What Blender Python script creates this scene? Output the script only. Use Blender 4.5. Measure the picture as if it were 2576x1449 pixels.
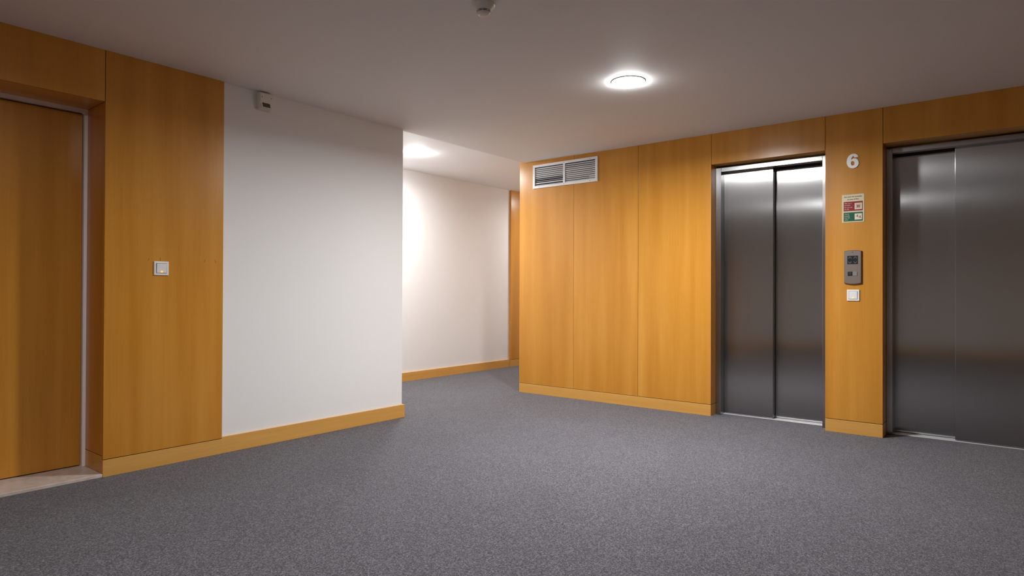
import bpy, bmesh, math, random
from mathutils import Matrix, Vector

for o in list(bpy.data.objects):
    bpy.data.objects.remove(o, do_unlink=True)
SC = bpy.context.scene
COL = SC.collection
PI = math.pi

# ------------------------------------------------------------------ camera
FPX, PITCH, ROLL, YAW, CAM_H = 1603.96, 0.006606, 0.003759, 0.672287, 1.0684
cam_data = bpy.data.cameras.new('camera')
cam = bpy.data.objects.new('camera', cam_data)
COL.objects.link(cam)
fw = Vector((math.cos(YAW) * math.cos(PITCH), math.sin(YAW) * math.cos(PITCH), math.sin(PITCH)))
rt = Vector((math.sin(YAW), -math.cos(YAW), 0))
up = rt.cross(fw)
rt2 = math.cos(ROLL) * rt + math.sin(ROLL) * up
up2 = -math.sin(ROLL) * rt + math.cos(ROLL) * up
m = Matrix.Identity(4)
for i in range(3):
    m[i][0], m[i][1], m[i][2] = rt2[i], up2[i], -fw[i]
m[0][3], m[1][3], m[2][3] = 0, 0, CAM_H
cam.matrix_world = m
cam_data.sensor_width = 36
cam_data.lens = 36 * FPX / 2576
cam_data.clip_start = 0.02
SC.camera = cam

# ------------------------------------------------------------------ world, exposure
w = bpy.data.worlds.new('world')
SC.world = w
w.use_nodes = True
w.node_tree.nodes['Background'].inputs[0].default_value = (0, 0, 0, 1)
w.node_tree.nodes['Background'].inputs[1].default_value = 0
SC.view_settings.view_transform = 'Standard'
SC.view_settings.look = 'None'
SC.view_settings.gamma = 1
SC.view_settings.use_curve_mapping = False
SC.view_settings.exposure = 0.0
SC.cycles.diffuse_bounces = 6
SC.cycles.max_bounces = 12

# the lamps: x, y, z of the ceiling, watts (used by ceiling_light below)
LAMP_COL = (0.975, 0.985, 1.0)
LAMP_MAIN = (88, 110)        # watts of the lamp, glow of its diffuser
LAMP_NEAR = (24, 45)
LAMP_CORR = (27, 210)
LAMP_FILL = (17, 70)  # added fill, unseen, to brighten the far part of the corridor
LAMP_SPREAD = math.radians(170)

# ------------------------------------------------------------------ measurements
H, HC = 2.45, 2.533           # lobby and corridor ceiling
YA = 4.123                    # white wall on the left
YW = 4.103                    # wood face on the left
XC = 5.406                    # wood face of the lift wall
YB = 5.741                    # corridor wall

# ------------------------------------------------------------------ materials
MATS = {}
def new_mat(name):
    mt = bpy.data.materials.new(name)
    mt.use_nodes = True
    MATS[name] = mt
    return mt, mt.node_tree.nodes, mt.node_tree.links, mt.node_tree.nodes['Principled BSDF']

def plain(name, col, rough=0.5, metal=0.0, emit=None, estr=0.0, spec=0.5, coat=0.0):
    mt, n, l, b = new_mat(name)
    # a faint mottling so that no surface is a dead flat tone
    tc = n.new('ShaderNodeTexCoord')
    nz = n.new('ShaderNodeTexNoise')
    nz.inputs['Scale'].default_value = 9
    nz.inputs['Detail'].default_value = 4
    l.new(tc.outputs['Object'], nz.inputs['Vector'])
    mx = n.new('ShaderNodeMix'); mx.data_type = 'RGBA'
    mx.inputs[6].default_value = (*[c * 0.97 for c in col], 1)
    mx.inputs[7].default_value = (*[min(1, c * 1.03) for c in col], 1)
    l.new(nz.outputs['Fac'], mx.inputs[0])
    l.new(mx.outputs[2], b.inputs['Base Color'])
    b.inputs['Roughness'].default_value = rough
    b.inputs['Metallic'].default_value = metal
    b.inputs['Specular IOR Level'].default_value = spec
    b.inputs['Coat Weight'].default_value = coat
    if emit:
        b.inputs['Emission Color'].default_value = (*emit, 1)
        b.inputs['Emission Strength'].default_value = estr
    return mt

def paint(name, col, bump=0.05, rough=0.65):
    mt, n, l, b = new_mat(name)
    tc = n.new('ShaderNodeTexCoord')
    a = n.new('ShaderNodeTexNoise'); a.inputs['Scale'].default_value = 1.3; a.inputs['Detail'].default_value = 5
    f = n.new('ShaderNodeTexNoise'); f.inputs['Scale'].default_value = 190; f.inputs['Detail'].default_value = 3
    l.new(tc.outputs['Object'], a.inputs['Vector']); l.new(tc.outputs['Object'], f.inputs['Vector'])
    mx = n.new('ShaderNodeMix'); mx.data_type = 'RGBA'
    mx.inputs[6].default_value = (*[c * 0.975 for c in col], 1)
    mx.inputs[7].default_value = (*[min(1, c * 1.02) for c in col], 1)
    l.new(a.outputs['Fac'], mx.inputs[0]); l.new(mx.outputs[2], b.inputs['Base Color'])
    bp = n.new('ShaderNodeBump'); bp.inputs['Strength'].default_value = bump; bp.inputs['Distance'].default_value = 0.002
    l.new(f.outputs['Fac'], bp.inputs['Height']); l.new(bp.outputs['Normal'], b.inputs['Normal'])
    b.inputs['Roughness'].default_value = rough
    b.inputs['Specular IOR Level'].default_value = 0.25
    return mt

def wood(name, along, dark, mid, light, rough=0.26):
    """veneer: wide soft bands, fine pores and small flecks running along one axis"""
    mt, n, l, b = new_mat(name)
    tc = n.new('ShaderNodeTexCoord')
    oi = n.new('ShaderNodeObjectInfo')
    mul = n.new('ShaderNodeVectorMath'); mul.operation = 'SCALE'
    mul.inputs[0].default_value = (7.3, 5.1, 9.7)
    l.new(oi.outputs['Random'], mul.inputs['Scale'])
    add = n.new('ShaderNodeVectorMath'); add.operation = 'ADD'
    l.new(tc.outputs['Object'], add.inputs[0]); l.new(mul.outputs[0], add.inputs[1])
    def layer(across, length, scale, detail, dist=0.0):
        mp = n.new('ShaderNodeMapping')
        s = [across] * 3; s['XYZ'.index(along)] = length
        mp.inputs['Scale'].default_value = s
        l.new(add.outputs[0], mp.inputs['Vector'])
        t = n.new('ShaderNodeTexNoise')
        t.inputs['Scale'].default_value = scale; t.inputs['Detail'].default_value = detail
        t.inputs['Distortion'].default_value = dist
        l.new(mp.outputs[0], t.inputs['Vector'])
        return t
    wide = layer(1.0, 0.06, 8, 2, 0.2)
    fine = layer(1.0, 0.03, 110, 4)
    fleck = layer(1.0, 0.16, 240, 1)
    r = n.new('ShaderNodeValToRGB')
    r.color_ramp.elements[0].position = 0.3; r.color_ramp.elements[0].color = (*dark, 1)
    r.color_ramp.elements[1].position = 0.74; r.color_ramp.elements[1].color = (*light, 1)
    e = r.color_ramp.elements.new(0.52); e.color = (*mid, 1)
    l.new(wide.outputs['Fac'], r.inputs['Fac'])
    mr = n.new('ShaderNodeMapRange')
    mr.inputs['From Min'].default_value = 0.3; mr.inputs['From Max'].default_value = 0.7
    mr.inputs['To Min'].default_value = 0.955; mr.inputs['To Max'].default_value = 1.035
    l.new(fine.outputs['Fac'], mr.inputs['Value'])
    mr2 = n.new('ShaderNodeMapRange')
    mr2.inputs['From Min'].default_value = 0.24; mr2.inputs['From Max'].default_value = 0.33
    mr2.inputs['To Min'].default_value = 0.91; mr2.inputs['To Max'].default_value = 1.0
    l.new(fleck.outputs['Fac'], mr2.inputs['Value'])
    mm = n.new('ShaderNodeMath'); mm.operation = 'MULTIPLY'
    l.new(mr.outputs[0], mm.inputs[0]); l.new(mr2.outputs[0], mm.inputs[1])
    sc = n.new('ShaderNodeVectorMath'); sc.operation = 'SCALE'
    l.new(r.outputs['Color'], sc.inputs[0]); l.new(mm.outputs[0], sc.inputs['Scale'])
    l.new(sc.outputs[0], b.inputs['Base Color'])
    b.inputs['Roughness'].default_value = rough
    b.inputs['Specular IOR Level'].default_value = 0.45
    return mt

def steel(name, col, rough, aniso, rot, soft):
    mt, n, l, b = new_mat(name)
    tc = n.new('ShaderNodeTexCoord')
    mp = n.new('ShaderNodeMapping'); mp.inputs['Scale'].default_value = (1, 1, 0.01)
    t = n.new('ShaderNodeTexNoise'); t.inputs['Scale'].default_value = 420; t.inputs['Detail'].default_value = 2
    l.new(tc.outputs['Object'], mp.inputs['Vector']); l.new(mp.outputs[0], t.inputs['Vector'])
    mr = n.new('ShaderNodeMapRange')
    mr.inputs['To Min'].default_value = rough * 0.97; mr.inputs['To Max'].default_value = rough * 1.03
    l.new(t.outputs['Fac'], mr.inputs['Value']); l.new(mr.outputs[0], b.inputs['Roughness'])
    mx = n.new('ShaderNodeMix'); mx.data_type = 'RGBA'
    mx.inputs[6].default_value = (*[c * 0.985 for c in col], 1)
    mx.inputs[7].default_value = (*[c * 1.015 for c in col], 1)
    l.new(t.outputs['Fac'], mx.inputs[0]); l.new(mx.outputs[2], b.inputs['Base Color'])
    b.inputs['Metallic'].default_value = 1
    b.inputs['Anisotropic'].default_value = aniso
    b.inputs['Anisotropic Rotation'].default_value = rot
    tg = n.new('ShaderNodeTangent'); tg.direction_type = 'RADIAL'; tg.axis = 'Z'
    l.new(tg.outputs[0], b.inputs['Tangent'])
    # sheet metal is never quite flat
    wv = n.new('ShaderNodeTexNoise'); wv.inputs['Scale'].default_value = 2.2; wv.inputs['Detail'].default_value = 1
    l.new(tc.outputs['Object'], wv.inputs['Vector'])
    bp = n.new('ShaderNodeBump'); bp.inputs['Strength'].default_value = 0.12; bp.inputs['Distance'].default_value = 0.01
    l.new(wv.outputs['Fac'], bp.inputs['Height']); l.new(bp.outputs['Normal'], b.inputs['Normal'])
    # the brushing also scatters a broad, soft share of the light
    b2 = n.new('ShaderNodeBsdfPrincipled')
    b2.inputs['Metallic'].default_value = 1
    b2.inputs['Roughness'].default_value = rough * 2.3
    b2.inputs['Anisotropic'].default_value = aniso * 0.8
    b2.inputs['Anisotropic Rotation'].default_value = rot
    l.new(tg.outputs[0], b2.inputs['Tangent']); l.new(mx.outputs[2], b2.inputs['Base Color'])
    l.new(bp.outputs['Normal'], b2.inputs['Normal'])
    ms = n.new('ShaderNodeMixShader'); ms.inputs[0].default_value = soft
    l.new(b.outputs[0], ms.inputs[1]); l.new(b2.outputs[0], ms.inputs[2])
    l.new(ms.outputs[0], n['Material Output'].inputs['Surface'])
    return mt

def carpet(name):
    mt, n, l, b = new_mat(name)
    tc = n.new('ShaderNodeTexCoord')
    def nz(scale, detail, rough=0.5):
        t = n.new('ShaderNodeTexNoise'); t.inputs['Scale'].default_value = scale
        t.inputs['Detail'].default_value = detail; t.inputs['Roughness'].default_value = rough
        l.new(tc.outputs['Object'], t.inputs['Vector']); return t
    a = nz(165, 2, 0.6); c = nz(390, 2, 0.65); big = nz(2.6, 4)
    mix = n.new('ShaderNodeMath'); mix.operation = 'ADD'
    l.new(a.outputs['Fac'], mix.inputs[0]); l.new(c.outputs['Fac'], mix.inputs[1])
    r = n.new('ShaderNodeValToRGB')
    r.color_ramp.elements[0].position = 0.36; r.color_ramp.elements[0].color = (0.014, 0.0135, 0.017, 1)
    r.color_ramp.elements[1].position = 0.66; r.color_ramp.elements[1].color = (0.285, 0.276, 0.306, 1)
    e = r.color_ramp.elements.new(0.5); e.color = (0.082, 0.079, 0.089, 1)
    hv = n.new('ShaderNodeMath'); hv.operation = 'MULTIPLY'; hv.inputs[1].default_value = 0.5
    l.new(mix.outputs[0], hv.inputs[0]); l.new(hv.outputs[0], r.inputs['Fac'])
    mr = n.new('ShaderNodeMapRange'); mr.inputs['To Min'].default_value = 0.88; mr.inputs['To Max'].default_value = 1.12
    l.new(big.outputs['Fac'], mr.inputs['Value'])
    sc = n.new('ShaderNodeVectorMath'); sc.operation = 'SCALE'
    l.new(r.outputs['Color'], sc.inputs[0]); l.new(mr.outputs[0], sc.inputs['Scale'])
    l.new(sc.outputs[0], b.inputs['Base Color'])
    bp = n.new('ShaderNodeBump'); bp.inputs['Strength'].default_value = 0.7; bp.inputs['Distance'].default_value = 0.004
    l.new(hv.outputs[0], bp.inputs['Height']); l.new(bp.outputs['Normal'], b.inputs['Normal'])
    b.inputs['Roughness'].default_value = 0.95
    b.inputs['Specular IOR Level'].default_value = 0.1
    b.inputs['Sheen Weight'].default_value = 0.15
    b.inputs['Sheen Roughness'].default_value = 0.5
    return mt

def stone(name):
    mt, n, l, b = new_mat(name)
    tc = n.new('ShaderNodeTexCoord')
    t = n.new('ShaderNodeTexNoise'); t.inputs['Scale'].default_value = 26; t.inputs['Detail'].default_value = 8
    l.new(tc.outputs['Object'], t.inputs['Vector'])
    r = n.new('ShaderNodeValToRGB')
    r.color_ramp.elements[0].position = 0.3; r.color_ramp.elements[0].color = (0.50, 0.42, 0.36, 1)
    r.color_ramp.elements[1].position = 0.7; r.color_ramp.elements[1].color = (0.66, 0.58, 0.52, 1)
    l.new(t.outputs['Fac'], r.inputs['Fac']); l.new(r.outputs['Color'], b.inputs['Base Color'])
    b.inputs['Roughness'].default_value = 0.4
    return mt

paint('white_paint', (0.80, 0.79, 0.775))
paint('ceiling_paint', (0.80, 0.79, 0.775), bump=0.08)
paint('lit_ceiling_paint', (0.89, 0.89, 0.89), bump=0.08)  # corridor ceiling: lamp brightness put into the paint colour so the step shows
WD, WM, WL = (0.515, 0.210, 0.022), (0.570, 0.248, 0.032), (0.630, 0.292, 0.047)
wood('veneer_vertical', 'Z', WD, WM, WL)
BD, BM, BL = (0.60, 0.300, 0.066), (0.64, 0.335, 0.082), (0.68, 0.37, 0.100)
wood('veneer_along_x', 'X', BD, BM, BL)
wood('veneer_along_y', 'Y', BD, BM, BL)
steel('brushed_steel', (0.41, 0.408, 0.405), 0.165, 1.0, 0.0, 0.17)
steel('polished_steel', (0.40, 0.40, 0.40), 0.20, 0.8, 0.0, 0.12)
plain('sill_metal', (0.78, 0.78, 0.78), 0.45, 0.6)
carpet('carpet')
stone('limestone')
plain('black_void', (0.012, 0.012, 0.013), 0.7)
plain('white_plastic', (0.80, 0.79, 0.77), 0.35)
plain('cream_plastic', (0.74, 0.71, 0.64), 0.4)
plain('white_metal', (0.82, 0.82, 0.82), 0.4)
plain('grey_metal', (0.68, 0.68, 0.69), 0.45, 0.1)
plain('gasket_white', (0.93, 0.90, 0.92), 0.45)
plain('dark_plastic', (0.03, 0.03, 0.034), 0.25)
plain('lens_dark', (0.075, 0.063, 0.045), 0.25)
plain('panel_metal', (0.25, 0.205, 0.175), 0.36, 0.6)
plain('screen_dark', (0.022, 0.024, 0.028), 0.15)
plain('chevron_grey', (0.12, 0.12, 0.13), 0.3)
plain('button_clear', (0.24, 0.22, 0.205), 0.2)
plain('number_steel', (0.92, 0.92, 0.90), 0.35, 0.1)
plain('sign_cream', (0.66, 0.57, 0.37), 0.5)
plain('sign_red', (0.27, 0.014, 0.017), 0.5, spec=0.3)
plain('sign_green', (0.006, 0.100, 0.045), 0.5, spec=0.3)
plain('sign_ink', (0.045, 0.030, 0.020), 0.5)
plain('sign_white', (0.74, 0.66, 0.50), 0.5)
plain('dent_brown', (0.16, 0.055, 0.008), 0.6)
plain('led_orange', (0.85, 0.32, 0.05), 0.3, emit=(1.0, 0.30, 0.02), estr=2.0)
for g_ in {LAMP_MAIN[1], LAMP_NEAR[1], LAMP_CORR[1], LAMP_FILL[1]}:
    plain('lamp_glass_%d' % g_, (0.9, 0.9, 0.9), 0.4, emit=(0.99, 0.99, 1.0), estr=g_)

# ------------------------------------------------------------------ helpers
WPOS = {}
def put(o, loc, parent):
    COL.objects.link(o)
    if parent is not None:
        o.parent = parent
        pl = WPOS.get(parent.name, Vector((0, 0, 0)))
        o.location = Vector(loc) - pl
    else:
        o.location = loc
    WPOS[o.name] = Vector(loc)
    return o

def tag(o, label=None, cat=None, group=None, kind=None):
    if label: o['label'] = label
    if cat: o['category'] = cat
    if group: o['group'] = group
    if kind: o['kind'] = kind
    return o

def bm_box(bm, lo, hi, bev=0.0):
    lo, hi = Vector(lo), Vector(hi)
    g = bmesh.ops.create_cube(bm, size=1.0)
    for v in g['verts']:
        v.co = Vector([(lo[i] + hi[i]) / 2 + v.co[i] * (hi[i] - lo[i]) for i in range(3)])
    if bev > 0:
        es = list({e for v in g['verts'] for e in v.link_edges})
        bmesh.ops.bevel(bm, geom=es, offset=bev, segments=2, affect='EDGES', profile=0.5)

def mesh_obj(name, bm, mat, parent, loc, smooth=False):
    me = bpy.data.meshes.new(name)
    bmesh.ops.recalc_face_normals(bm, faces=bm.faces)
    bm.to_mesh(me); bm.free()
    if smooth:
        for p in me.polygons: p.use_smooth = True
    me.materials.append(MATS[mat])
    return put(bpy.data.objects.new(name, me), loc, parent)

def box(name, lo, hi, mat, parent=None, bev=0.0):
    """one box in world coordinates, its origin at the middle of its base"""
    c = Vector(((lo[0] + hi[0]) / 2, (lo[1] + hi[1]) / 2, lo[2]))
    bm = bmesh.new()
    bm_box(bm, Vector(lo) - c, Vector(hi) - c, bev)
    return mesh_obj(name, bm, mat, parent, c)

def boxes(name, lst, mat, parent=None, bev=0.0):
    bm = bmesh.new()
    for lo, hi in lst: bm_box(bm, lo, hi, bev)
    return mesh_obj(name, bm, mat, parent, (0, 0, 0))

ROT_A = (PI / 2, 0, 0)            # mounted on a wall that faces -y
ROT_C = (PI / 2, 0, -PI / 2)      # mounted on a wall that faces -x
ROT_CEIL = (PI, 0, 0)             # mounted under the ceiling
def empty(name, loc, rot=(0, 0, 0)):
    o = bpy.data.objects.new(name, None)
    COL.objects.link(o); o.location = loc; o.rotation_euler = rot
    o.empty_display_size = 0.05
    WPOS[o.name] = Vector(loc)
    return o

def loc_part(name, bm, mat, parent, at=(0, 0, 0), smooth=False):
    """a part given in the local frame of its thing: x right, y up, z out of the wall"""
    me = bpy.data.meshes.new(name)
    bmesh.ops.recalc_face_normals(bm, faces=bm.faces)
    bm.to_mesh(me); bm.free()
    if smooth:
        for p in me.polygons: p.use_smooth = True
    me.materials.append(MATS[mat])
    o = bpy.data.objects.new(name, me)
    COL.objects.link(o); o.parent = parent; o.location = at
    return o

def lbox(name, lo, hi, mat, parent, bev=0.0, off=(0, 0, 0)):
    c = [(lo[i] + hi[i]) / 2 for i in range(3)]
    bm = bmesh.new()
    bm_box(bm, [lo[i] - c[i] for i in range(3)], [hi[i] - c[i] for i in range(3)], bev)
    return loc_part(name, bm, mat, parent, [c[i] - off[i] for i in range(3)])

def lathe(bm, prof, n=48):
    rings = []
    for r, z in prof:
        if r < 1e-6:
            rings.append([bm.verts.new((0, 0, z))])
        else:
            rings.append([bm.verts.new((r * math.cos(2 * PI * k / n), r * math.sin(2 * PI * k / n), z)) for k in range(n)])
    for a, b in zip(rings, rings[1:]):
        for k in range(n):
            k2 = (k + 1) % n
            if len(a) == 1 and len(b) == 1: continue
            if len(a) == 1: bm.faces.new((a[0], b[k], b[k2]))
            elif len(b) == 1: bm.faces.new((a[k], a[k2], b[0]))
            else: bm.faces.new((a[k], a[k2], b[k2], b[k]))

def prism(bm, pts, z0, z1):
    a = [bm.verts.new((x, y, z0)) for x, y in pts]
    b = [bm.verts.new((x, y, z1)) for x, y in pts]
    bm.faces.new(a); bm.faces.new(b)
    k = len(pts)
    for i in range(k):
        bm.faces.new((a[i], a[(i + 1) % k], b[(i + 1) % k], b[i]))

def stroke(bm, p, q, wd, z0, z1):
    p, q = Vector(p), Vector(q)
    d = (q - p).normalized(); s = Vector((-d.y, d.x)) * wd / 2
    prism(bm, [tuple(p - s), tuple(q - s), tuple(q + s), tuple(p + s)], z0, z1)

def text(name, s, size, at, mat, parent, align='LEFT', stretch=1.0):
    cu = bpy.data.curves.new(name, 'FONT')
    cu.body = s; cu.size = size; cu.align_x = align; cu.align_y = 'CENTER'
    cu.extrude = 0.0002; cu.resolution_u = 2; cu.offset = size * 0.004
    tmp = bpy.data.objects.new('tmp_text', cu); COL.objects.link(tmp)
    bpy.context.view_layer.update()
    me = bpy.data.meshes.new_from_object(tmp.evaluated_get(bpy.context.evaluated_depsgraph_get()))
    bpy.data.objects.remove(tmp, do_unlink=True); bpy.data.curves.remove(cu)
    for v in me.vertices: v.co.x *= stretch
    me.name = name
    me.materials.clear(); me.materials.append(MATS[mat])
    o = bpy.data.objects.new(name, me)
    COL.objects.link(o); o.parent = parent; o.location = at
    return o

# ------------------------------------------------------------------ the setting
tag(box('floor', (-2.2, -2.7, -0.1), (9.6, 5.9, 0.0), 'carpet'),
    'grey speckled loop carpet covering the whole floor', 'floor', kind='structure')
tag(box('ceiling', (-2.2, -2.7, H), (5.9, 4.14, HC + 0.12), 'ceiling_paint'),
    'plain white lobby ceiling, slightly lower than the corridor ceiling', 'ceiling', kind='structure')
tag(box('ceiling', (3.5, 4.14, HC), (9.6, 5.9, HC + 0.12), 'lit_ceiling_paint'),
    'raised ceiling, lightened to look lamplit, of the corridor behind the white wall', 'ceiling', kind='structure')

# left wall: white block, wood portal with a recessed door
DX0, DX1, DZ = 0.46, 1.403, 2.155          # door opening
wl = boxes('wall_left', [
    ((2.099, YA, 0), (3.676, YB, H)), ((DX1 + 0.02, YW + 0.02, 0), (2.099, YB, H)),
    ((DX0 - 0.02, YW + 0.02, DZ + 0.02), (DX1 + 0.02, YB, H)), ((DX0 - 0.02, 4.46, 0), (DX1 + 0.02, YB, DZ + 0.02)),
    ((-0.25, YW + 0.02, 0), (DX0 - 0.02, YB, H)), ((-2.1, YA, 0), (-0.25, YB, H)),
    ((3.5, 4.14, H), (3.676, YB, HC))], 'white_paint')
tag(wl, 'white painted left wall with wood veneer portal around the door', 'wall', kind='structure')
def wp(name, lo, hi, mat, parent): return box(name, lo, hi, mat, parent, 0.0012)
G = 0.0016
wp('wood_panel', (DX1, YW, 0.101), (2.099, YW + 0.02, H), 'veneer_vertical', wl)
wp('wood_panel', (DX0, YW, DZ), (DX1 - 2 * G, YW + 0.02, H), 'veneer_vertical', wl)
wp('wood_panel', (-0.25, YW, 0.101), (DX0 - 2 * G, YW + 0.02, H), 'veneer_vertical', wl)
wp('plinth_board', (DX1, YW, 0), (2.099, YW + 0.02, 0.097), 'veneer_along_x', wl)
wp('plinth_board', (-0.25, YW, 0), (DX0 - 2 * G, YW + 0.02, 0.097), 'veneer_along_x', wl)
YD = 4.379                                  # plane of the white gasket strip
wp('reveal_panel', (DX1, YW + 0.0205, 0.121), (DX1 + 0.02, YD + 0.06, DZ), 'veneer_vertical', wl)
wp('reveal_panel', (DX1, YW + 0.0205, 0.0), (DX1 + 0.02, YD + 0.06, 0.117), 'veneer_along_y', wl)
wp('reveal_panel', (DX0 - 0.02, YW + 0.0205, 0), (DX0, YD + 0.06, DZ), 'veneer_vertical', wl)
wp('reveal_panel', (DX0, YW + 0.0205, DZ), (DX1, YD + 0.06, DZ + 0.02), 'veneer_along_x', wl)
for px, pz, tilt in ((1.640, 1.259, 0.25), (1.706, 1.262, -0.2), (1.978, 1.262, 0.2), (2.048, 1.262, -0.25)):
    bm = bmesh.new()
    prism(bm, [(-0.0012, -0.009), (0.0005, -0.010), (0.0014, 0.002), (0.0006, 0.010), (-0.0004, 0.009), (-0.0006, 0.0)], 0, 0.0008)
    d = mesh_obj('dent_mark', bm, 'dent_brown', wl, (px, YW, pz))
    d.rotation_euler = (PI / 2, tilt, 0)
bl = boxes('baseboard_left', [((2.0995, YA - 0.015, 0), (3.696, YA, 0.108)), ((3.676, YA, 0), (3.696, YB - 0.022, 0.108)),
                              ((-2.1, YA - 0.015, 0), (-0.2505, YA, 0.108))], 'veneer_along_x', bev=0.001)
tag(bl, 'light wood baseboard along the white left wall, lapping its corner', 'baseboard', kind='structure')

# the recessed wooden door
d1 = empty('door_1', ((DX0 + DX1) / 2, YD, 0))
tag(d1, 'plain wooden door deep in the left portal behind a stone threshold', 'door', kind='structure')
box('door_leaf', (DX0 + 0.02, YD + 0.022, 0.026), (DX1 - 0.021, YD + 0.062, 2.125), 'veneer_vertical', d1, 0.0015)
fr = boxes('door_frame', [((DX1 - 0.017, YD, 0.02), (DX1, YD + 0.06, DZ)), ((DX0, YD, 0.02), (DX0 + 0.017, YD + 0.06, DZ)),
                          ((DX0 + 0.017, YD, 2.134), (DX1 - 0.017, YD + 0.06, DZ))], 'gasket_white')
fr.parent = d1; fr.location = -d1.location
fr['label'] = 'narrow pale door frame strip'
t = box('door_threshold', (DX0 + 0.001, YW, 0.0), (DX1 - 0.001, YD + 0.07, 0.02), 'limestone', None, 0.003)
tag(t, 'pale stone threshold slab in front of the recessed wooden door', 'threshold')

# corridor wall with its wood panel
wb = box('wall_corridor', (3.5, YB, 0), (9.6, YB + 0.16, HC), 'white_paint')
tag(wb, 'white corridor wall seen through the gap, lit by the corridor lamp', 'wall', kind='structure')
wp('wood_panel', (7.15, YB - 0.03, 0.101), (8.25, YB, HC), 'veneer_vertical', wb)
wp('plinth_board', (7.15, YB - 0.03, 0), (8.25, YB, 0.097), 'veneer_along_x', wb)
tag(boxes('baseboard_corridor', [((3.697, YB - 0.018, 0), (7.149, YB, 0.105)), ((8.251, YB - 0.018, 0), (9.5, YB, 0.105))],
          'veneer_along_x', bev=0.001), 'wood baseboard along the white corridor wall', 'baseboard', kind='structure')
tag(box('wall_end', (9.5, 2.9, 0), (9.6, YB, HC), 'white_paint'), 'white wall closing the far end of the corridor', 'wall', kind='structure')

# lift wall
L1 = (1.184, 2.096); L2 = (-0.110, 0.793); LZ = 2.183
XB = XC + 0.02
wr = boxes('wall_right', [
    ((XB, L1[1] + 0.02, 0), (5.9, 4.18, H)), ((XB, L2[1] + 0.02, 0), (5.9, L1[0] - 0.02, H)),
    ((XB, -2.6, 0), (5.9, L2[0] - 0.02, H)),
    ((XB, L1[0] - 0.02, LZ + 0.02), (5.9, L1[1] + 0.02, H)), ((XB, L2[0] - 0.02, LZ + 0.02), (5.9, L2[1] + 0.02, H)),
    ((5.76, L1[0] - 0.02, 0), (5.9, L1[1] + 0.02, LZ + 0.02)), ((5.76, L2[0] - 0.02, 0), (5.9, L2[1] + 0.02, LZ + 0.02)),
    ((5.9, 2.9, 0), (9.5, 4.18, HC)), ((5.426, 4.14, H), (5.9, 4.18, HC))], 'white_paint')
tag(wr, 'wood veneer panelled wall around the two lift doors', 'wall', kind='structure')
VY0, VY1, VZ0, VZ1 = 3.254, 3.996, 2.186, 2.380      # opening behind the grille
def panel_with_hole(y0, y1, hy0, hy1):
    c = Vector((XC + 0.01, (y0 + y1) / 2, 0.101))
    bm = bmesh.new()
    parts = [((XC, y0, 0.101), (XB, y1, VZ0)), ((XC, y0, VZ1), (XB, y1, H if y1 < 4 else H))]
    if hy0 > y0: parts.append(((XC, y0, VZ0), (XB, hy0, VZ1)))
    if hy1 < y1: parts.append(((XC, hy1, VZ0), (XB, y1, VZ1)))
    for lo, hi in parts: bm_box(bm, Vector(lo) - c, Vector(hi) - c)
    return mesh_obj('wood_panel', bm, 'veneer_vertical', wr, c)
panel_with_hole(3.511 + G, 4.2, 3.511 + G, VY1)
panel_with_hole(2.795 + G, 3.511 - G, VY0, 3.511 - G)
box('wood_panel', (XC, 4.1405, H), (XB, 4.2, HC), 'veneer_vertical', wr)
wp('wood_panel', (XC, L1[1], 0.101), (XB, 2.795 - G, H), 'veneer_vertical', wr)
wp('wood_panel', (XC, L1[0] + 2 * G, LZ), (XB, L1[1] - 2 * G, H), 'veneer_vertical', wr)
wp('wood_panel', (XC, L2[1], 0.101), (XB, L1[0], H), 'veneer_vertical', wr)
wp('wood_panel', (XC, L2[0] + 2 * G, LZ), (XB, L2[1] - 2 * G, H), 'veneer_vertical', wr)
wp('wood_panel', (XC, -2.6, 0.101), (XB, L2[0], H), 'veneer_vertical', wr)
wp('plinth_board', (XC, L1[1], 0), (XB, 4.2, 0.097), 'veneer_along_y', wr)
wp('plinth_board', (XC, L2[1], 0), (XB, L1[0], 0.097), 'veneer_along_y', wr)
wp('plinth_board', (XC, -2.6, 0), (XB, L2[0], 0.097), 'veneer_along_y', wr)
wp('wood_panel', (XB, 4.18, 0.101), (7.2, 4.2, HC), 'veneer_vertical', wr)
wp('plinth_board', (XB, 4.18, 0), (7.2, 4.2, 0.097), 'veneer_along_x', wr)

# walls behind the camera
bk = tag(box('wall_back', (-2.2, -2.7, 0), (-2.12, YA, H), 'white_paint'), 'white painted wall behind the viewer opposite the lifts', 'wall', kind='structure')
nr = tag(box('wall_near', (-2.12, -2.7, 0), (5.9, -2.62, H), 'white_paint'), 'wood panelled wall on the near right side of the lobby', 'wall', kind='structure')
for k in range(10):
    wp('wood_panel', (-2.1 + k * 0.7506 + G, -2.62, 0.11), (-2.1 + (k + 1) * 0.7506 - G, -2.6, H), 'veneer_vertical', nr)
tag(box('baseboard_back', (-2.119, -2.58, 0), (-2.085, YA - 0.02, 0.108), 'veneer_along_y', None, 0.001), 'wood baseboard behind the viewer', 'baseboard', kind='structure')
tag(box('baseboard_near', (-2.085, -2.619, 0), (XC - 0.001, -2.585, 0.108), 'veneer_along_x', None, 0.001), 'wood baseboard on the near right side', 'baseboard', kind='structure')

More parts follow.
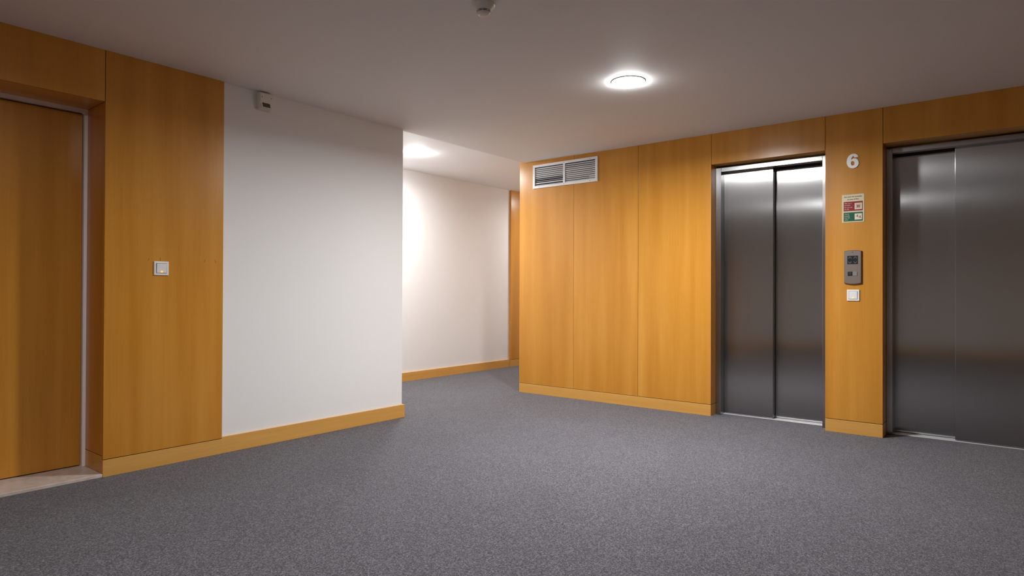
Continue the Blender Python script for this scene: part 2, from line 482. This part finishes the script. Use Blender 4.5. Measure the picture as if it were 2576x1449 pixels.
# ------------------------------------------------------------------ lift doors
def lift(name, label, L, xf, xa, xb, inner, seam, front_is_high, sill_x):
    """L: opening in the wall (y0, y1); xf frame face; xa / xb faces of the front / rear leaf"""
    y0, y1 = L
    r = empty(name, (xf, (y0 + y1) / 2, 0))
    tag(r, label, 'lift door', kind='structure')
    def b(n, lo, hi, mt, bev=0.0012): return box(n, lo, hi, mt, r, bev)
    xr = xb + 0.035
    zt = LZ - 0.016
    zh = 2.131
    # wooden reveals belong to the wall
    for ya, yb in ((y1, y1 + 0.02), (y0 - 0.02, y0)):
        wp('reveal_panel', (XB + 0.0005, ya, 0.101), (xf + 0.05, yb, LZ), 'veneer_vertical', wr)
        wp('reveal_panel', (XB + 0.0005, ya, 0.0), (xf + 0.05, yb, 0.097), 'veneer_along_y', wr)
    wp('reveal_panel', (XB + 0.0005, y0, LZ), (xf + 0.12, y1, LZ + 0.02), 'veneer_along_y', wr)
    jd_hi = xa - 0.004 if front_is_high else xb - 0.004
    jd_lo = xb - 0.004 if front_is_high else xa - 0.004
    b('frame_jamb', (xf, inner[1], 0.0), (jd_hi, y1 - 0.001, zt), 'polished_steel')
    b('frame_jamb', (xf, y0 + 0.001, 0.0), (jd_lo, inner[0], zt), 'polished_steel')
    b('frame_header', (xf, inner[0] + 0.001, zh), (xa - 0.004, inner[1] - 0.001, zt), 'polished_steel')
    if front_is_high:
        fa, fb = (seam, y1 - 0.012), (y0 + 0.012, seam + 0.03)
    else:
        fa, fb = (y0 + 0.012, seam), (seam - 0.03, y1 - 0.012)
    b('door_leaf', (xa, fa[0], 0.010), (xa + 0.05, fa[1], zt + 0.012), 'brushed_steel', 0.002)
    b('door_leaf', (xb, fb[0], 0.010), (xr, fb[1], zt + 0.012), 'brushed_steel', 0.002)
    b('sill', (sill_x, inner[0], 0.0), (xr, inner[1], 0.006), 'sill_metal')
    b('shaft_lining', (xr + 0.004, y0 + 0.003, 0.0), (xr + 0.02, y1 - 0.003, LZ - 0.003), 'black_void', 0)
lift('door_2', 'brushed steel two-leaf lift door beside the long wood panels', L1, 5.518, 5.599, 5.667, (1.230, 2.050), 1.632, True, 5.586)
lift('door_3', 'dark brushed steel lift door at the right edge, right of the call panel', L2, 5.560, 5.624, 5.692, (-0.072, 0.752), 0.366, False, 5.609)

# ------------------------------------------------------------------ ceiling lights
def ceiling_light(label, x, y, z, watts):
    r = empty('ceiling_light', (x, y, z), ROT_CEIL)
    tag(r, label, 'ceiling light', 'round flush downlights')
    bm = bmesh.new()
    lathe(bm, [(0.1053, 0.0), (0.111, 0.0), (0.111, 0.003), (0.109, 0.005), (0.107, 0.005), (0.1053, 0.004)])
    loc_part('trim_ring', bm, 'white_plastic', r, smooth=True)
    bm = bmesh.new()
    prof = [(0.1050, 0.0)] + [(0.1050 * math.cos(a), 0.004 + 0.027 * math.sin(a)) for a in [k * PI / 20 for k in range(10)]] + [(0, 0.031)]
    lathe(bm, prof)
    loc_part('diffuser', bm, 'lamp_glass_%d' % watts[1], r, smooth=True)
    ld = bpy.data.lights.new('lamp_light', 'AREA')
    ld.shape = 'DISK'; ld.size = 0.2; ld.energy = watts[0]; ld.color = LAMP_COL; ld.spread = LAMP_SPREAD
    lo = bpy.data.objects.new('lamp_light', ld)
    COL.objects.link(lo)
    lo.location = (x, y, z - 0.033)
    return r
ceiling_light('glowing round downlight on the lobby ceiling in front of the lifts', 3.725, 2.0, H, LAMP_MAIN)
ceiling_light('round downlight on the lobby ceiling nearest the viewer', 0.87, 2.0, H, LAMP_NEAR)
ceiling_light('glowing round downlight on the raised corridor ceiling beside the white wall corner', 4.62, 4.97, HC, LAMP_CORR)
ceiling_light('added unseen fill lamp on the corridor ceiling farther along, behind the lift block', 7.92, 4.97, HC, LAMP_FILL)  # made-up lamp, out of view, added to light the corridor wall

# ------------------------------------------------------------------ smoke detector
s = empty('smoke_detector', (2.298, 2.010, H), ROT_CEIL)
tag(s, 'cream domed smoke detector on the ceiling with dark slotted ring', 'smoke detector')
bm = bmesh.new(); lathe(bm, [(0.0, 0), (0.056, 0), (0.056, 0.008), (0.052, 0.014), (0.040, 0.027), (0.0345, 0.033), (0.0345, 0.0335), (0.0, 0.0335)])
loc_part('base', bm, 'cream_plastic', s, smooth=False)
bm = bmesh.new(); lathe(bm, [(0, 0.0335), (0.029, 0.0335), (0.029, 0.043), (0, 0.043)])
loc_part('sensing_chamber', bm, 'black_void', s)
bm = bmesh.new(); lathe(bm, [(0.028, 0.0372), (0.0335, 0.0372), (0.0335, 0.0388), (0.028, 0.0388), (0.028, 0.0372)])
loc_part('slot_ring', bm, 'cream_plastic', s)
for k in range(8):
    a = 2 * PI * k / 8 + 0.2
    bm = bmesh.new(); bm_box(bm, (0.029, -0.0012, 0.0335), (0.0335, 0.0012, 0.043))
    q = loc_part('rib', bm, 'cream_plastic', s); q.rotation_euler = (0, 0, a)
bm = bmesh.new(); lathe(bm, [(0, 0.0425), (0.0325, 0.0425), (0.0325, 0.045), (0.027, 0.052), (0.018, 0.055), (0, 0.056)])
loc_part('cap', bm, 'cream_plastic', s)

# ------------------------------------------------------------------ motion sensor high on the white wall
s = empty('motion_sensor', (2.384, YA, 2.325), ROT_A)
tag(s, 'small off-white motion sensor box high on the white wall', 'motion sensor')
bm = bmesh.new()
side = [(0.0, 0.0), (0.113, 0.0), (0.115, 0.042), (0.108, 0.050), (0.066, 0.050), (0.010, 0.032), (0.003, 0.028)]  # (height, out)
va = [bm.verts.new((-0.047, y, z)) for y, z in side]; vb = [bm.verts.new((0.047, y, z)) for y, z in side]
bm.faces.new(va); bm.faces.new(vb)
for i in range(len(side)):
    j = (i + 1) % len(side); bm.faces.new((va[i], va[j], vb[j], vb[i]))
bmesh.ops.recalc_face_normals(bm, faces=bm.faces)
bmesh.ops.bevel(bm, geom=list(bm.edges), offset=0.003, segments=2, affect='EDGES')
loc_part('housing', bm, 'cream_plastic', s)
ang = math.atan2(0.018, 0.056)
q = lbox('lens_frame', (-0.036, -0.029, -0.002), (0.036, 0.029, 0.003), 'cream_plastic', s, 0.001)
q.location = (0, 0.038, 0.0420); q.rotation_euler = (-ang, 0, 0)
g = lbox('lens', (-0.028, -0.025, 0.0022), (0.028, 0.013, 0.0036), 'lens_dark', q, 0.0008)
for px in (-0.034, 0.034):
    bm = bmesh.new(); lathe(bm, [(0, 0.0493), (0.003, 0.0493), (0.003, 0.0506), (0, 0.0506)], 12)
    loc_part('screw_cap', bm, 'lens_dark', s, (px, 0.082, 0))

# ------------------------------------------------------------------ light switches
def switch(label, loc, rot):
    r = empty('light_switch', loc, rot)
    tag(r, label, 'light switch')
    lbox('plate', (-0.0425, -0.0425, 0), (0.0425, 0.0425, 0.008), 'white_plastic', r, 0.0022)
    lbox('recess', (-0.0305, -0.0305, 0.0075), (0.0305, 0.0305, 0.0083), 'lens_dark', r)
    k = lbox('rocker', (-0.0285, -0.0285, 0.0075), (0.0285, 0.0285, 0.0125), 'white_plastic', r, 0.0015)
    k.rotation_euler = (math.radians(2.2), 0, 0)
    lbox('indicator_light', (-0.0055, -0.0255, 0.0118), (0.0055, -0.0170, 0.0140), 'led_orange', r, 0.001)
    return r
switch('white rocker switch with orange glow on the wood panel beside the recessed door', (1.711, YW, 1.206), ROT_A)
switch('white rocker switch with orange glow below the lift call panel', (XC, 0.988, 1.055), ROT_C)

# ------------------------------------------------------------------ ventilation grille
GW, GH = 0.788, 0.246
v = empty('ventilation_grille', (XC, 3.626, 2.283), ROT_C)
tag(v, 'white louvred ventilation grille high on the wood wall by the ceiling', 'ventilation grille')
b_ = 0.026
bm = bmesh.new()
hw, hh = GW / 2, GH / 2
for lo, hi in (((-hw, -hh, 0), (hw, -hh + b_, 0.010)), ((-hw, hh - b_, 0), (hw, hh, 0.010)),
               ((-hw, -hh + b_, 0), (-hw + b_, hh - b_, 0.010)), ((hw - b_, -hh + b_, 0), (hw, hh - b_, 0.010))):
    bm_box(bm, lo, hi)
loc_part('frame', bm, 'white_metal', v)
lbox('mullion', (-0.012, -hh + b_, -0.012), (0.012, hh - b_, 0.009), 'white_metal', v, 0.0008)
lbox('duct_back', (-hw + b_ + 0.001, -hh + b_ + 0.001, -0.0196), (hw - b_ - 0.001, hh - b_ - 0.001, -0.0180), 'black_void', v)
bayw = (GW - 2 * b_ - 0.024) / 2
n_sl = 10
for sx in (-1, 1):
    for k in range(n_sl):
        yy = -hh + b_ + (k + 0.42) * (GH - 2 * b_ - 0.004) / n_sl
        bm = bmesh.new()
        # blade section in (z out, y): leans so that its outer edge hangs lower
        pr = [(-0.0075, 0.0085), (-0.0030, 0.0070), (0.0010, 0.0025), (0.0042, -0.0068), (0.0032, -0.0074), (0.0000, 0.0018), (-0.0036, 0.0058), (-0.0078, 0.0072)]
        a = [bm.verts.new((-bayw / 2, y, z)) for z, y in pr]; c = [bm.verts.new((bayw / 2, y, z)) for z, y in pr]
        bm.faces.new(a); bm.faces.new(c)
        for i in range(len(pr)):
            j = (i + 1) % len(pr); bm.faces.new((a[i], a[j], c[j], c[i]))
        sl = loc_part('slat', bm, 'grey_metal', v, (sx * (0.012 + bayw / 2), yy, 0))
        rr = random.Random(17 * k + sx).uniform(-0.08, 0.08)
        sl.rotation_euler = (rr + (-0.55 if (sx < 0 and k in (0, 2, 3)) else 0), 0, 0)
for nm, lo, hi in (('duct_lining', (-hw + b_ - 0.001, hh - b_ - 0.0012, -0.0180), (hw - b_ + 0.001, hh - b_ + 0.001, -0.0004)),
                   ('duct_lining', (-hw + b_ - 0.001, -hh + b_ - 0.001, -0.0180), (hw - b_ + 0.001, -hh + b_ + 0.0012, -0.0004)),
                   ('duct_lining', (-hw + b_ - 0.001, -hh + b_, -0.0180), (-hw + b_ + 0.0012, hh - b_, -0.0004)),
                   ('duct_lining', (hw - b_ - 0.0012, -hh + b_, -0.0180), (hw - b_ + 0.001, hh - b_, -0.0004))):
    lbox(nm, lo, hi, 'black_void', v)
lbox('damper_plate', (hw - b_ - 0.085, -hh + b_ + 0.001, -0.0178), (hw - b_ - 0.002, -hh + b_ + 0.045, -0.0168), 'grey_metal', v)
for px in (-0.31, 0.0, 0.31):
    for sy in (-1, 1):
        bm = bmesh.new(); lathe(bm, [(0, 0.0098), (0.0034, 0.0098), (0.003, 0.0114), (0, 0.0114)], 10)
        loc_part('screw', bm, 'lens_dark', v, (px, sy * (hh - b_ / 2), 0))

# ------------------------------------------------------------------ floor number
OUT = [(0.0421, 0.0248), (0.0399, 0.032), (0.0338, 0.0423), (0.0239, 0.0495), (0.0124, 0.0527), (0.0002, 0.0526), (-0.012, 0.0482), (-0.0232, 0.0385), (-0.0317, 0.0249), (-0.0363, 0.0087), (-0.0374, -0.0079), (-0.0355, -0.0229), (-0.0298, -0.0362), (-0.0213, -0.0472), (-0.0101, -0.0542), (0.0021, -0.0571), (0.0146, -0.0565), (0.0273, -0.052), (0.0366, -0.0437), (0.0425, -0.0324), (0.044, -0.0201), (0.0421, -0.007), (0.0371, 0.004), (0.0292, 0.0121), (0.0198, 0.0167), (0.0105, 0.0172), (0.0015, 0.0144), (-0.0067, 0.0079), (-0.0052, 0.0178), (-0.0015, 0.0273), (0.003, 0.0326), (0.0087, 0.0335), (0.0133, 0.0296), (0.0161, 0.0234)]
INN = [(-0.0082, -0.0157), (-0.0067, -0.0076), (-0.0026, -0.0028), (0.004, -0.0022), (0.0105, -0.0047), (0.015, -0.0113), (0.0165, -0.0209), (0.0146, -0.03), (0.0105, -0.0358), (0.004, -0.0373), (-0.0026, -0.0348), (-0.0067, -0.0285)]
cu = bpy.data.curves.new('floor_number', 'CURVE')
cu.dimensions = '2D'; cu.fill_mode = 'BOTH'; cu.extrude = 0.0028; cu.bevel_depth = 0.0003
for pts in (OUT, INN):
    sp = cu.splines.new('POLY'); sp.points.add(len(pts) - 1); sp.use_cyclic_u = True
    for q, (x, y) in zip(sp.points, pts): q.co = (x, y, 0, 1)
tmp = bpy.data.objects.new('tmp_curve', cu); COL.objects.link(tmp)
bpy.context.view_layer.update()
me = bpy.data.meshes.new_from_object(tmp.evaluated_get(bpy.context.evaluated_depsgraph_get()))
bpy.data.objects.remove(tmp, do_unlink=True); bpy.data.curves.remove(cu)
me.name = 'floor_number'; me.materials.clear(); me.materials.append(MATS['number_steel'])
num = bpy.data.objects.new('floor_number', me); COL.objects.link(num)
num.location = (XC - 0.0032, 0.995, 2.078); num.rotation_euler = ROT_C
tag(num, 'brushed metal number 6 on the wood pier between the lifts', 'number sign')

# ------------------------------------------------------------------ fire notice
SW, SH = 0.152, 0.213
f = empty('fire_notice', (XC, 0.9895, 1.7165), ROT_C)
tag(f, 'cream fire notice with red and green boxes above the call panel', 'sign')
lbox('board', (-SW / 2, -SH / 2, 0), (SW / 2, SH / 2, 0.003), 'sign_cream', f, 0.0006)
Z = 0.0031
def flat(name, x0, y0, x1, y1, mt, z=Z): return lbox(name, (x0, y0, z - 0.0002), (x1, y1, z + 0.0003), mt, f)
flat('red_field', -0.0645, -0.020, 0.0660, 0.052, 'sign_red')
flat('green_field', -0.0645, -0.098, 0.0660, -0.0305, 'sign_green')
flat('lift_pictogram', 0.0110, -0.0095, 0.0605, 0.0385, 'sign_white', Z + 0.0003)
flat('stairs_pictogram', 0.0110, -0.0875, 0.0605, -0.0415, 'sign_white', Z + 0.0003)
Z2 = Z + 0.0008
text('heading', 'Em caso de incêndio', 0.0140, (0, 0.0885, Z2), 'sign_ink', f, 'CENTER', 1.04)
text('heading', 'In case of fire', 0.0140, (0, 0.0685, Z2), 'sign_ink', f, 'CENTER', 1.02)
for i, s_ in enumerate(('Não use o', 'elevador', 'Do not use', 'the lift')):
    text('lettering', s_, 0.0118, (-0.0590, 0.0395 - i * 0.0150 - (0.001 if i > 1 else 0), Z2), 'sign_white', f)
for i, s_ in enumerate(('Use as', 'escadas', 'Use the', 'stairs')):
    text('lettering', s_, 0.0118, (-0.0590, -0.0425 - i * 0.0143, Z2), 'sign_white', f)
def person(bm, x, y, h, z0, z1):
    bmesh.ops.create_circle(bm, cap_ends=True, radius=h * 0.13, segments=10, matrix=Matrix.Translation((x, y + h * 0.87, z1)))
    prism(bm, [(x - h * 0.20, y + h * 0.70), (x + h * 0.20, y + h * 0.70), (x + h * 0.14, y + h * 0.36), (x + h * 0.10, y), (x - h * 0.10, y), (x - h * 0.14, y + h * 0.36)], z0, z1)
bm = bmesh.new()
cx, cy = 0.0358, 0.0145
for a, c in (((-0.016, -0.015), (-0.016, 0.015)), ((-0.012, -0.015), (-0.012, 0.015)), ((0.012, -0.015), (0.012, 0.015)), ((0.016, -0.015), (0.016, 0.015)), ((-0.017, 0.0155), (0.017, 0.0155)), ((-0.017, -0.0155), (0.017, -0.0155))):
    stroke(bm, (cx + a[0], cy + a[1]), (cx + c[0], cy + c[1]), 0.0012, Z + 0.0005, Z + 0.0009)
loc_part('lift_symbol', bm, 'sign_ink', f)
bm = bmesh.new()
for dx in (-0.005, 0.005): person(bm, cx + dx, cy - 0.012, 0.025, Z + 0.0005, Z + 0.0010)
loc_part('people_symbol', bm, 'sign_red', f)
bm = bmesh.new()
cy = -0.0645
for k in range(5):
    x0 = cx - 0.020 + k * 0.008; y0 = cy + 0.004 - k * 0.0038
    stroke(bm, (x0, y0), (x0 + 0.008, y0), 0.0018, Z + 0.0005, Z + 0.0009)
    stroke(bm, (x0 + 0.008, y0 + 0.0008), (x0 + 0.008, y0 - 0.0045), 0.0018, Z + 0.0005, Z + 0.0009)
for px, py in ((cx - 0.006, cy - 0.001), (cx + 0.012, cy - 0.010)):
    person(bm, px, py, 0.017, Z + 0.0005, Z + 0.0010)
    stroke(bm, (px - 0.006, py + 0.009), (px + 0.006, py + 0.012), 0.0014, Z + 0.0005, Z + 0.0009)
    stroke(bm, (px, py + 0.006), (px + 0.005, py), 0.0016, Z + 0.0005, Z + 0.0009)
loc_part('stairs_symbol', bm, 'sign_ink', f)
for px, py in ((0.071, 0.101), (-0.071, -0.101)):
    bm = bmesh.new(); lathe(bm, [(0, 0.0028), (0.0022, 0.0028), (0.0018, 0.0042), (0, 0.0044)], 10)
    loc_part('screw', bm, 'grey_metal', f, (px, py, 0))

# ------------------------------------------------------------------ lift call panel
c_ = empty('call_panel', (XC, 0.9895, 1.2685), ROT_C)
tag(c_, 'bronze-grey lift call panel with dark arrow display between the lifts', 'call panel')
bm = bmesh.new()
PW, PH = 0.120, 0.244
def plate_outline(w_, h_, arc):
    pts = []
    for k in range(13):
        u = -1 + 2 * k / 12; pts.append((u * w_ / 2, -h_ / 2 - arc * (1 - u * u)))
    for k in range(13):
        u = 1 - 2 * k / 12; pts.append((u * w_ / 2, h_ / 2 + arc * (1 - u * u)))
    return pts
o1 = plate_outline(PW, PH, 0.008); o2 = plate_outline(PW - 0.010, PH - 0.008, 0.008)
ra = [bm.verts.new((x, y, 0)) for x, y in o1]; rb = [bm.verts.new((x, y, 0.012)) for x, y in o1]; rc = [bm.verts.new((x, y, 0.019)) for x, y in o2]
for A, B in ((ra, rb), (rb, rc)):
    for i in range(len(A)):
        j = (i + 1) % len(A); bm.faces.new((A[i], A[j], B[j], B[i]))
bm.faces.new(rc); bm.faces.new(ra)
loc_part('face_plate', bm, 'panel_metal', c_)
dsp = lbox('display', (-0.0365, 0.022, 0.0188), (0.0365, 0.086, 0.0198), 'screen_dark', c_, 0.0004)
for sx in (-1, 1):
    for sy in (-1, 1):
        bm = bmesh.new()
        for q0 in (0.0, 0.0052):
            base = 0.002 + q0
            stroke(bm, (-0.011, sy * base), (0.0, sy * (base + 0.012)), 0.0024, 0.0004, 0.0008)
            stroke(bm, (0.0, sy * (base + 0.012)), (0.011, sy * base), 0.0024, 0.0004, 0.0008)
        loc_part('arrow_symbol', bm, 'chevron_grey', dsp, (sx * 0.0185, sy * 0.0075, 0.0004))
bt = lbox('call_button', (-0.0335, -0.0665, 0.0188), (-0.0008, -0.0345, 0.0212), 'screen_dark', c_, 0.0012)
bm = bmesh.new()
for a, b2 in (((-0.008, 0.006), (0.008, 0.006)), ((0.008, 0.006), (0, -0.008)), ((0, -0.008), (-0.008, 0.006))):
    stroke(bm, a, b2, 0.0015, 0.0011, 0.0015)
loc_part('arrow_symbol', bm, 'chevron_grey', bt, (0, 0.003, 0))
bt = lbox('call_button', (0.0008, -0.0665, 0.0188), (0.0320, -0.0345, 0.0225), 'button_clear', c_, 0.0022)
bt['label'] = 'pale translucent button'
bm = bmesh.new(); lathe(bm, [(0, 0.0188), (0.0055, 0.0188), (0.005, 0.0198), (0, 0.0198)], 16)
loc_part('emblem', bm, 'lens_dark', c_, (0, 0.113, 0)).scale = (1, 0.55, 1)
